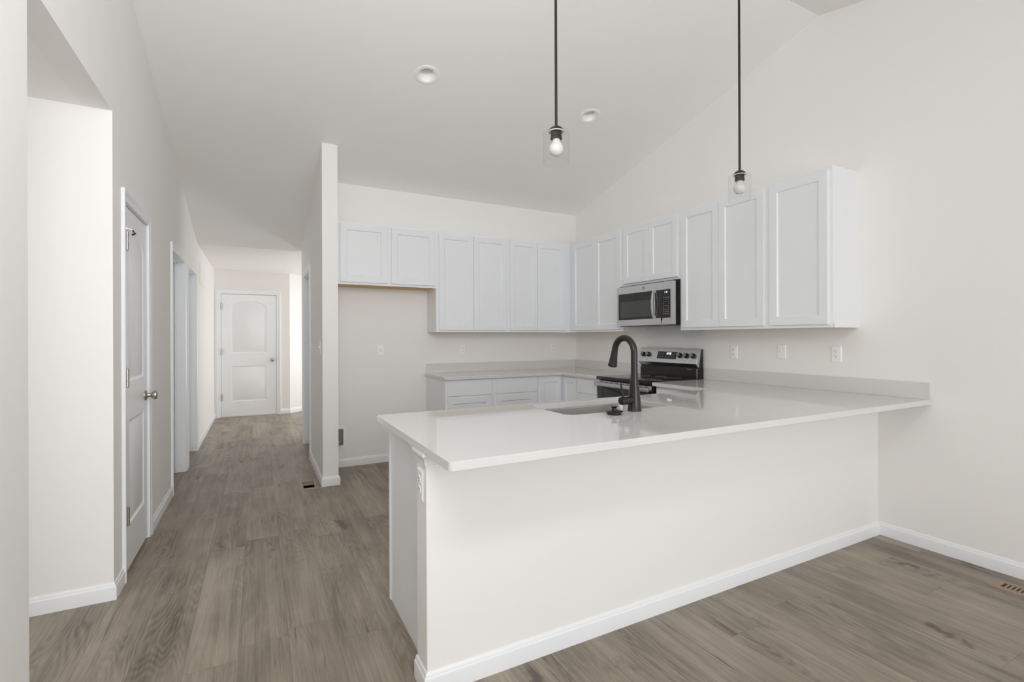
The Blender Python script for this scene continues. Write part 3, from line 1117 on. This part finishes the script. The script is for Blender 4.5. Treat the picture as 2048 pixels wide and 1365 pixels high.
pnl = p.build('control_panel', M_BGLASS, rg)
p = MB()
digits(p, '12:20', lambda u, v, w: bgf(u, v, 0.0026 + w), -0.012, 0.082, 0.021)
p.build('clock_display', M_DIGIT, pnl)
for k in range(8):
    for z_ in (0.060, 0.090):
        if z_ > 0.08 and k in (3, 4):
            continue
        p = MB()
        p.prism(rect(-0.112 + 0.028 * k, -0.102 + 0.028 * k, z_, z_ + 0.0022), bgf, 0.0025, 0.0028)
        p.build('touch_mark', M_PRINT, pnl)
for kx in (-0.325, -0.252, 0.163, 0.243, 0.322):
    p = MB()
    o_ = Vector(bgf(kx, 0.078, 0.0))
    axk = (Vector((1, 0, 0)), sv, sn)
    p.lathe([(0.0, 0.0), (0.0255, 0.0), (0.0255, 0.004), (0.0225, 0.005), (0.0215, 0.024), (0.0205, 0.0265), (0.0, 0.0265)], o_, axk, 30)
    kb = p.build('knob', M_BLACKP, rg)
    p = MB()
    kf = lambda u, v, w, o_=o_: tuple(o_ + Vector((u, 0, 0)) + sv * v + sn * w)
    p.prism(rect(-0.0055, 0.0055, -0.019, 0.019), kf, 0.0262, 0.038)
    p.lathe([(0.0195, 0.0262), (0.0195, 0.0285), (0.0, 0.0285)], o_, axk, 30)
    p.build('knob_grip', M_KNOB, kb)
    p = MB()
    p.prism(rect(kx - 0.004, kx + 0.004, 0.026, 0.034), bgf, 0.0, 0.0004)
    p.build('burner_mark', M_DARKGREY, bgd)
# maker's lettering strip under the backguard (small pale strokes)
p = MB()
for k in range(7):
    x = 0.245 + k * 0.0085
    p.box(x, x + 0.0022, -0.0812, -0.080, 1.002, 1.010)
    p.box(x, x + 0.0060, -0.0812, -0.080, 1.0085 if k % 2 else 1.0055, 1.0100 if k % 2 else 1.0070)
p.build('lettering', M_PRINT, rg)
# oven door with top vent trim, window and bar handle
p = MB()
p.box(-HW + 0.003, HW - 0.003, -0.648, -0.603, 0.235, 0.842, 0.003)
od = p.build('oven_door', M_BGLASS, rg)
p = MB()
p.box(-HW + 0.003, HW - 0.003, -0.650, -0.603, 0.843, 0.884, 0.002)
p.build('door_top_trim', M_STEEL, od)
for k in range(9):
    p = MB()
    x = -0.33 + k * 0.0775
    p.box(x, x + 0.045, -0.6508, -0.6495, 0.873, 0.8785)
    p.build('vent_slot', M_SLOT, od)
p = MB()
p.box(-HW + 0.09, HW - 0.09, -0.6495, -0.6475, 0.36, 0.70)
p.build('oven_window', M_WINDOW, od)
p = MB()
p.box(-HW + 0.006, HW - 0.006, -0.698, -0.676, 0.834, 0.872, 0.007)
for s in (-1, 1):
    p.box(s * (HW - 0.03) - 0.014, s * (HW - 0.03) + 0.014, -0.680, -0.645, 0.838, 0.868, 0.004)
p.build('handle', M_STEEL, od)
p = MB()
p.box(HW - 0.003, HW, -0.648, -0.603, 0.235, 0.884)
for k in range(5):
    p.box(HW, HW + 0.001, -0.632, -0.612, 0.80 + k * 0.016, 0.807 + k * 0.016)
p.build('door_side', [M_BLACKP], od)
p = MB()
p.box(-HW + 0.003, HW - 0.003, -0.645, -0.603, 0.065, 0.230, 0.003)
p.build('drawer', M_STEEL, rg)

# ------------------------------------------------------------------ microwave (over the range)
mw = thing('microwave', 'stainless over the range microwave with black control panel', 'microwave', (XR, 3.501, 1.418), RZ)
MH = 0.396
p = MB()
p.box(-0.378, 0.378, -0.352, -0.002, 0.0, MH + 0.010)
p.build('body', M_BLACKP, mw)
p = MB()
p.plate(rect(-0.378, 0.232, 0.004, MH - 0.002), [rect(-0.353, 0.136, 0.064, 0.323)], lambda u, v, w: (u, -0.394 + w, v), 0.036)
md = p.build('door', M_STEEL, mw, bevel=0.002)
p = MB()
p.plate(rect(0.233, 0.378, 0.004, MH - 0.002), [rect(0.231, 0.348, 0.066, 0.324)], lambda u, v, w: (u, -0.394 + w, v), 0.036)
p.build('control_frame', M_STEEL, mw, bevel=0.002)
p = MB()
p.box(-0.353, 0.136, -0.3935, -0.362, 0.064, 0.323)
wn = p.build('door_glass', M_BGLASS, md)
p = MB()
p.box(-0.322, 0.118, -0.3942, -0.3930, 0.088, 0.243)
p.build('window_screen', M_WINDOW, wn)
p = MB()
p.box(0.166, 0.347, -0.3945, -0.362, 0.067, 0.323)
cp = p.build('control_panel', M_BGLASS, mw)
p = MB()
digits(p, '1:12', lambda u, v, w: (u, -0.3946 - w, v), 0.276, 0.290, 0.015)
p.build('clock_display', M_DIGIT, cp)
p = MB()
for r_ in range(9):
    for c_ in range(4):
        if r_ in (3, 5) and c_ in (1, 2):
            continue
        x = 0.262 + 0.020 * c_
        z = 0.100 + 0.0185 * r_
        p.box(x, x + 0.009, -0.3950, -0.3944, z, z + 0.0045)
p.build('keypad_marks', M_PRINT, cp)
p = MB()
pts = []
for k in range(13):
    t = k / 12
    pts.append((0.150, -0.408 - 0.018 * sin(pi * t) ** 0.8, 0.070 + t * 0.252))
vs, fs = [], []
for (x, y, z) in pts:
    vs += [(x - 0.0125, y, z), (x + 0.0125, y, z), (x + 0.010, y + 0.013, z), (x - 0.010, y + 0.013, z)]
for i in range(12):
    for k in range(4):
        fs.append((i * 4 + k, i * 4 + (k + 1) % 4, i * 4 + 4 + (k + 1) % 4, i * 4 + 4 + k))
fs += [(0, 1, 2, 3), (48, 49, 50, 51)]
p.add(vs, fs)
for z in (0.080, 0.312):
    p.box(0.141, 0.159, -0.402, -0.3935, z - 0.008, z + 0.008)
p.build('handle', M_STEEL, md, bevel=0.0015)
p = MB()
p.lathe([(0.0, 0.0), (0.0155, 0.0), (0.0155, 0.0012), (0.0135, 0.0016), (0.0, 0.0016)], (0.006, -0.394, 0.361), (Vector((1, 0, 0)), Vector((0, 0, 1)), Vector((0, -1, 0))), 32)
bd = p.build('round_badge', M_DARKGREY, mw)
p = MB()
for k in range(3):
    a_ = k * 2 * pi / 3
    p.tube([(0.006 + 0.005 * cos(a_ + t) + 0.004 * cos(a_), -0.3957, 0.361 + 0.005 * sin(a_ + t) + 0.004 * sin(a_)) for t in [i * 0.6 for i in range(8)]], 0.0006, 6)
p.build('badge_script', M_STEEL, bd)
p = MB()
for k in range(2):
    x = -0.30 + k * 0.34
    p.box(x, x + 0.26, -0.32, -0.10, -0.004, 0.0)
p.build('grease_filter', M_DARKGREY, mw)

# ------------------------------------------------------------------ wall plates (local: faces -y, centre at origin)


def plate_base(name, label, cat, w=0.070, h=0.115, group=None):
    t = thing(name, label, cat, (0, 0, 0), 0, group)
    p_ = MB()
    n_ = 0.005
    vs = [(-w / 2, 0, -h / 2), (w / 2, 0, -h / 2), (w / 2, 0, h / 2), (-w / 2, 0, h / 2),
          (-w / 2, -0.002, -h / 2), (w / 2, -0.002, -h / 2), (w / 2, -0.002, h / 2), (-w / 2, -0.002, h / 2),
          (-w / 2 + n_, -0.0058, -h / 2 + n_), (w / 2 - n_, -0.0058, -h / 2 + n_), (w / 2 - n_, -0.0058, h / 2 - n_), (-w / 2 + n_, -0.0058, h / 2 - n_)]
    fs = [(0, 1, 2, 3)] + [(r_ + i, r_ + (i + 1) % 4, r_ + (i + 1) % 4 + 4, r_ + i + 4) for r_ in (0, 4) for i in range(4)] + [(8, 9, 10, 11)]
    p_.add(vs, fs)
    p_.build('cover_plate', M_PLASTIC, t, smooth=20)
    return t


def slots(par, cz, s=1.0):
    p_ = MB()
    p_.box(-0.0075 * s, -0.0055 * s, -0.0084, -0.0080, cz + 0.000, cz + 0.009 * s)
    p_.box(0.0055 * s, 0.0075 * s, -0.0084, -0.0080, cz + 0.001, cz + 0.008 * s)
    p_.lathe([(0, 0), (0.0028 * s, 0), (0.0028 * s, 0.0004), (0, 0.0004)], (0, -0.0084, cz - 0.0065 * s), 'y', 12)
    p_.build('slots', M_SLOT, par)


def duplex(label, group='wall outlets'):
    t = plate_base('wall_outlet', label, 'outlet', group=group)
    for cz in (-0.0195, 0.0195):
        p_ = MB()
        oc = [(max(-0.0142, min(0.0142, 0.0172 * cos(a))), cz + 0.0145 * sin(a)) for a in [2 * pi * k / 28 for k in range(28)]]
        p_.prism(oc, lambda u, v, w: (u, w, v), -0.0080, -0.0050)
        f_ = p_.build('receptacle', M_PLASTIC, t)
        slots(f_, cz)
    p_ = MB()
    p_.lathe([(0, 0), (0.003, 0), (0.003, 0.001), (0, 0.0012)][::-1], (0, -0.0058, 0), (Vector((1, 0, 0)), Vector((0, 0, 1)), Vector((0, -1, 0))), 12)
    p_.build('screw', M_PLASTIC, t)
    return t


def place(t, x, y, z, rz, label=None):
    t.location = (x, y, z)
    t.rotation_euler = (0, 0, rz)
    if label:
        t['label'] = label
    return t


ou = place(duplex('white duplex outlet on the right wall, rightmost above the counter'), XR - 0.0005, 1.972, 1.185, RZ)
place(copy_tree(ou), 2.061, YB - 0.0005, 1.175, 0, 'white duplex outlet on the back wall left of centre above the counter')
place(copy_tree(ou), 3.287, YB - 0.0005, 1.175, 0, 'white duplex outlet on the back wall near the corner')
place(copy_tree(ou), HALF_X + 0.0000 - 0.0005, 1.778, 0.758, RZ, 'white duplex outlet on the end of the peninsula half wall')

# outlet with a single round receptacle behind the fridge bay
t = place(plate_base('wall_outlet', 'bright white single receptacle outlet in the empty fridge bay', 'outlet', group='wall outlets'), 1.136, YB - 0.0005, 1.182, 0)
p = MB()
p.prism(circle(0, 0, 0.017, 28), lambda u, v, w: (u, w, v), -0.0080, -0.0050)
f_ = p.build('receptacle', M_PLASTIC, t)
slots(f_, 0.0, 1.15)

# ground fault outlets with a rectangular face
t = place(plate_base('wall_outlet', 'white rectangular face outlet on the right wall just right of the range', 'outlet', group='wall outlets'), XR - 0.0005, 2.809, 1.177, RZ)
p = MB()
p.box(-0.0165, 0.0165, -0.0078, -0.005, -0.0335, 0.0335, 0.001)
f_ = p.build('receptacle', M_PLASTIC, t)
slots(f_, 0.020)
slots(f_, -0.020)
p = MB()
p.box(-0.008, 0.008, -0.0092, -0.0078, 0.0012, 0.0055)
p.box(-0.008, 0.008, -0.0092, -0.0078, -0.0055, -0.0012)
p.build('test_buttons', M_PLASTIC, f_)
place(copy_tree(t), XR - 0.0005, 4.445, 1.165, RZ, 'white rectangular face outlet behind the faucet left of the range')


def toggle(label):
    t_ = plate_base('light_switch', label, 'light switch', group='light switches')
    p_ = MB()
    p_.box(-0.005, 0.005, -0.0066, -0.005, -0.012, 0.012)
    p_.prism([(-0.006, -0.004), (-0.006, 0.005), (-0.020, 0.011), (-0.021, 0.006)], lambda u, v, w: (w, u, v), -0.0035, 0.0035)
    p_.build('toggle', M_PLASTIC, t_)
    for z_ in (-0.030, 0.030):
        p_ = MB()
        p_.lathe([(0, 0.0012), (0.003, 0.001), (0.003, 0), (0, 0)], (0, -0.0058, z_), (Vector((1, 0, 0)), Vector((0, 0, 1)), Vector((0, -1, 0))), 12)
        p_.build('screw', M_PLASTIC, t_)
    return t_


s1 = place(toggle('white toggle light switch on the right wall between two outlets'), XR - 0.0005, 2.379, 1.192, RZ)
place(copy_tree(s1), XS0 + 0.0005 - 0.001, 4.700, 1.225, RZ, 'white toggle light switch near the end of the dividing wall')
place(copy_tree(s1), XS0 + 0.0005 - 0.001, 5.560, 1.215, RZ, 'white toggle light switch beside the shaded hall doorway')

# ------------------------------------------------------------------ ice maker valve box in the fridge bay
wb = thing('water_valve_box', 'small grey recessed water valve box low in the fridge bay', 'valve box', (0.695, YB - 0.0005, 0.305))
p = MB()
p.plate(rect(-0.085, 0.085, -0.105, 0.105), [rect(-0.063, 0.063, -0.083, 0.083)], lambda u, v, w: (u, -w, v), 0.008)
p.build('flange', M_PLASTIC, wb, bevel=0.002)
p = MB()
p.box(-0.063, 0.063, -0.003, -0.0005, -0.083, 0.083)
p.build('box_back', M_GREYMETAL, wb)
p = MB()
p.lathe([(0, 0), (0.012, 0), (0.012, 0.02), (0.007, 0.022), (0.007, 0.04), (0, 0.04)], (0.02, -0.016, -0.08), 'z', 16)
p.box(0.006, 0.034, -0.028, -0.006, -0.045, -0.036, 0.002)
p.build('valve', M_NICKEL, wb)

# ------------------------------------------------------------------ floor registers


def register(label, x0, x1, y0, y1, hole, m, bars_along_y, nb, group='floor registers'):
    cx, cy = (x0 + x1) / 2, (y0 + y1) / 2
    t_ = thing('floor_register', label, 'floor vent', (cx, cy, 0), 0, group)
    p_ = MB()
    h = [hole[0] - cx + 0.002, hole[1] - cx - 0.002, hole[2] - cy + 0.002, hole[3] - cy - 0.002]
    vs = []
    for (a0, a1, b0, b1, z_) in ((x0 - cx, x1 - cx, y0 - cy, y1 - cy, 0.0005), (x0 - cx + 0.004, x1 - cx - 0.004, y0 - cy + 0.004, y1 - cy - 0.004, 0.005),
                                 (h[0], h[1], h[2], h[3], 0.005), (h[0], h[1], h[2], h[3], -0.012)):
        vs += [(a0, b0, z_), (a1, b0, z_), (a1, b1, z_), (a0, b1, z_)]
    fs = [(r_ * 4 + i, r_ * 4 + (i + 1) % 4, r_ * 4 + 4 + (i + 1) % 4, r_ * 4 + 4 + i) for r_ in range(3) for i in range(4)]
    p_.add(vs, fs)
    p_.build('frame', m, t_, smooth=15)
    p_ = MB()
    for k in range(1, nb):
        c = h[2] + (h[3] - h[2]) * k / nb
        p_.box(h[0], h[1], c - 0.0045, c + 0.0045, -0.006, 0.0045)
    if nb > 1:
        p_.build('grille', m, t_)
    p_ = MB()
    b_ = 0.11
    vs = [(h[0], h[2], -0.0125), (h[1], h[2], -0.0125), (h[1], h[3], -0.0125), (h[0], h[3], -0.0125),
          (h[0], h[2], -b_), (h[1], h[2], -b_), (h[1], h[3], -b_), (h[0], h[3], -b_)]
    p_.add(vs, [(0, 1, 5, 4), (1, 2, 6, 5), (2, 3, 7, 6), (3, 0, 4, 7), (4, 5, 6, 7)])
    p_.build('duct', M_DARKDUCT, t_)
    return t_


vh = register('small taupe floor register open and dark beside the dividing wall end', 0.316, 0.458, 4.520, 4.810, VENT_HALL, M_VENTGREY, False, 1)
p = MB()
p.box(-0.0455, 0.0455, 0.030, 0.107, -0.012, -0.009)
p.build('damper', M_VENTBROWN, vh)
register('tan slotted floor register beside the right wall', 3.388, 3.516, 0.755, 1.094, VENT_DIN, M_VENTBROWN, True, 15)

# ------------------------------------------------------------------ wall return grille in the hall
ga = thing('return_air_grille', 'white louvred air grille high on the left hall wall', 'air vent', (XL + 0.0005, 7.45, 2.130), pi / 2)
p = MB()
p.plate(rect(-0.32, 0.32, -0.125, 0.125), [rect(-0.30 + 0.152 * k, -0.158 + 0.152 * k, -0.105, 0.105) for k in range(4)], lambda u, v, w: (u, -w, v), 0.006)
p.build('frame', M_PLASTIC, ga, bevel=0.0015)
p = MB()
for k in range(4):
    for j in range(7):
        x = -0.296 + 0.152 * k + 0.0195 * j
        p.prism([(x, -0.001), (x + 0.002, -0.001), (x + 0.012, -0.0055), (x + 0.010, -0.0055)], lambda u, v, w: (u, v, w), -0.105, 0.105)
p.build('louvres', M_PLASTIC, ga)
p = MB()
p.box(-0.305, 0.305, -0.0008, 0.0, -0.11, 0.11)
p.build('backing', M_PRINT, ga)

# ------------------------------------------------------------------ recessed ceiling lights
rl = thing('recessed_light', 'unlit white recessed ceiling light left of the pendants', 'ceiling light', (LIGHTS[0][0], LIGHTS[0][1], ceil_z(LIGHTS[0][1])), 0, 'recessed lights')
rl.rotation_euler = (-al, 0, 0)
p = MB()
p.lathe([(0.094, 0.0), (0.094, -0.003), (0.088, -0.0055), (0.068, -0.005), (0.064, -0.002), (0.052, 0.055), (0.050, 0.056), (0.054, 0.058), (0.067, 0.0), (0.094, 0.0)], (0, 0, 0), 'z', 48)
p.build('trim_ring', M_PLASTIC, rl, smooth=50)
p = MB()
p.lathe([(0.0, 0.052), (0.0515, 0.052), (0.0515, 0.056), (0.0, 0.056)], (0, 0, 0), 'z', 40)
p.build('lens', M_LENS, rl)
r2 = copy_tree(rl)
r2.location = (LIGHTS[1][0], LIGHTS[1][1], ceil_z(LIGHTS[1][1]))
r2['label'] = 'unlit white recessed ceiling light between the two pendants'

# ------------------------------------------------------------------ pendant lights
PY = 1.85
pd = thing('pendant_light', 'black rod pendant with clear glass cylinder, left of the pair', 'pendant light', (1.200, PY, 2.100), 0, 'pendants over the peninsula')
zt = ceil_z(PY) - 2.100
p = MB()
p.lathe([(0.0, 0.172), (0.009, 0.172), (0.009, 0.168), (0.018, 0.167), (0.028, 0.160), (0.034, 0.150), (0.0345, 0.147), (0.0, 0.147)][::-1], (0, 0, 0), 'z', 32)
p.build('cap', M_BRONZE, pd)
p = MB()
p.lathe([(0.026, 0.1467), (0.0350, 0.1467), (0.0350, 0.1440), (0.026, 0.1440), (0.026, 0.1467)], (0, 0, 0), 'z', 32)
p.build('bright_glass_rim', M_PLASTIC, pd)  # white ring put in for the bright edge of the glass top
p = MB()
p.tube([(0, 0, 0.170), (0, 0, 0.8), (0, 0, zt - 0.028)], 0.0064, 16)
p.build('rod', M_BRONZE, pd)
p = MB()
p.lathe([(0.0, zt + 0.002), (0.066, zt + 0.002), (0.066, zt - 0.018), (0.062, zt - 0.022), (0.012, zt - 0.028), (0.0, zt - 0.028)], (0, 0, 0), 'z', 32)
p.build('canopy', M_BRONZE, pd)
p = MB()
p.lathe([(0.0, 0.1465), (0.024, 0.1465), (0.025, 0.143), (0.025, 0.122), (0.0265, 0.120), (0.0265, 0.112), (0.022, 0.110), (0.0, 0.110)], (0, 0, 0), 'z', 32)
p.build('socket', M_BLACKP, pd)
p = MB()
p.lathe([(0.0255, 0.1438), (0.058, 0.1438), (0.060, 0.1420), (0.060, 0.0), (0.0575, 0.0), (0.0575, 0.1405), (0.0255, 0.1405), (0.0255, 0.1438)], (0, 0, 0), 'z', 48)
p.build('glass_shade', M_GLASS, pd, smooth=40)
p = MB()
bp_ = [(0.0, 0.034)]
for k in range(1, 13):
    a_ = -pi / 2 + pi * 0.74 * k / 12
    bp_.append((0.0325 * cos(a_), 0.0665 + 0.0325 * sin(a_)))
bp_ += [(0.0190, 0.0965), (0.0165, 0.105), (0.0155, 0.113), (0.0, 0.1135)]
p.lathe(bp_, (0, 0, 0), 'z', 32)
p.build('bulb', M_BULB, pd, smooth=60)
p2_ = copy_tree(pd)
p2_.location = (2.450, PY, 2.095)
p2_['label'] = 'black rod pendant with clear glass cylinder, right of the pair'
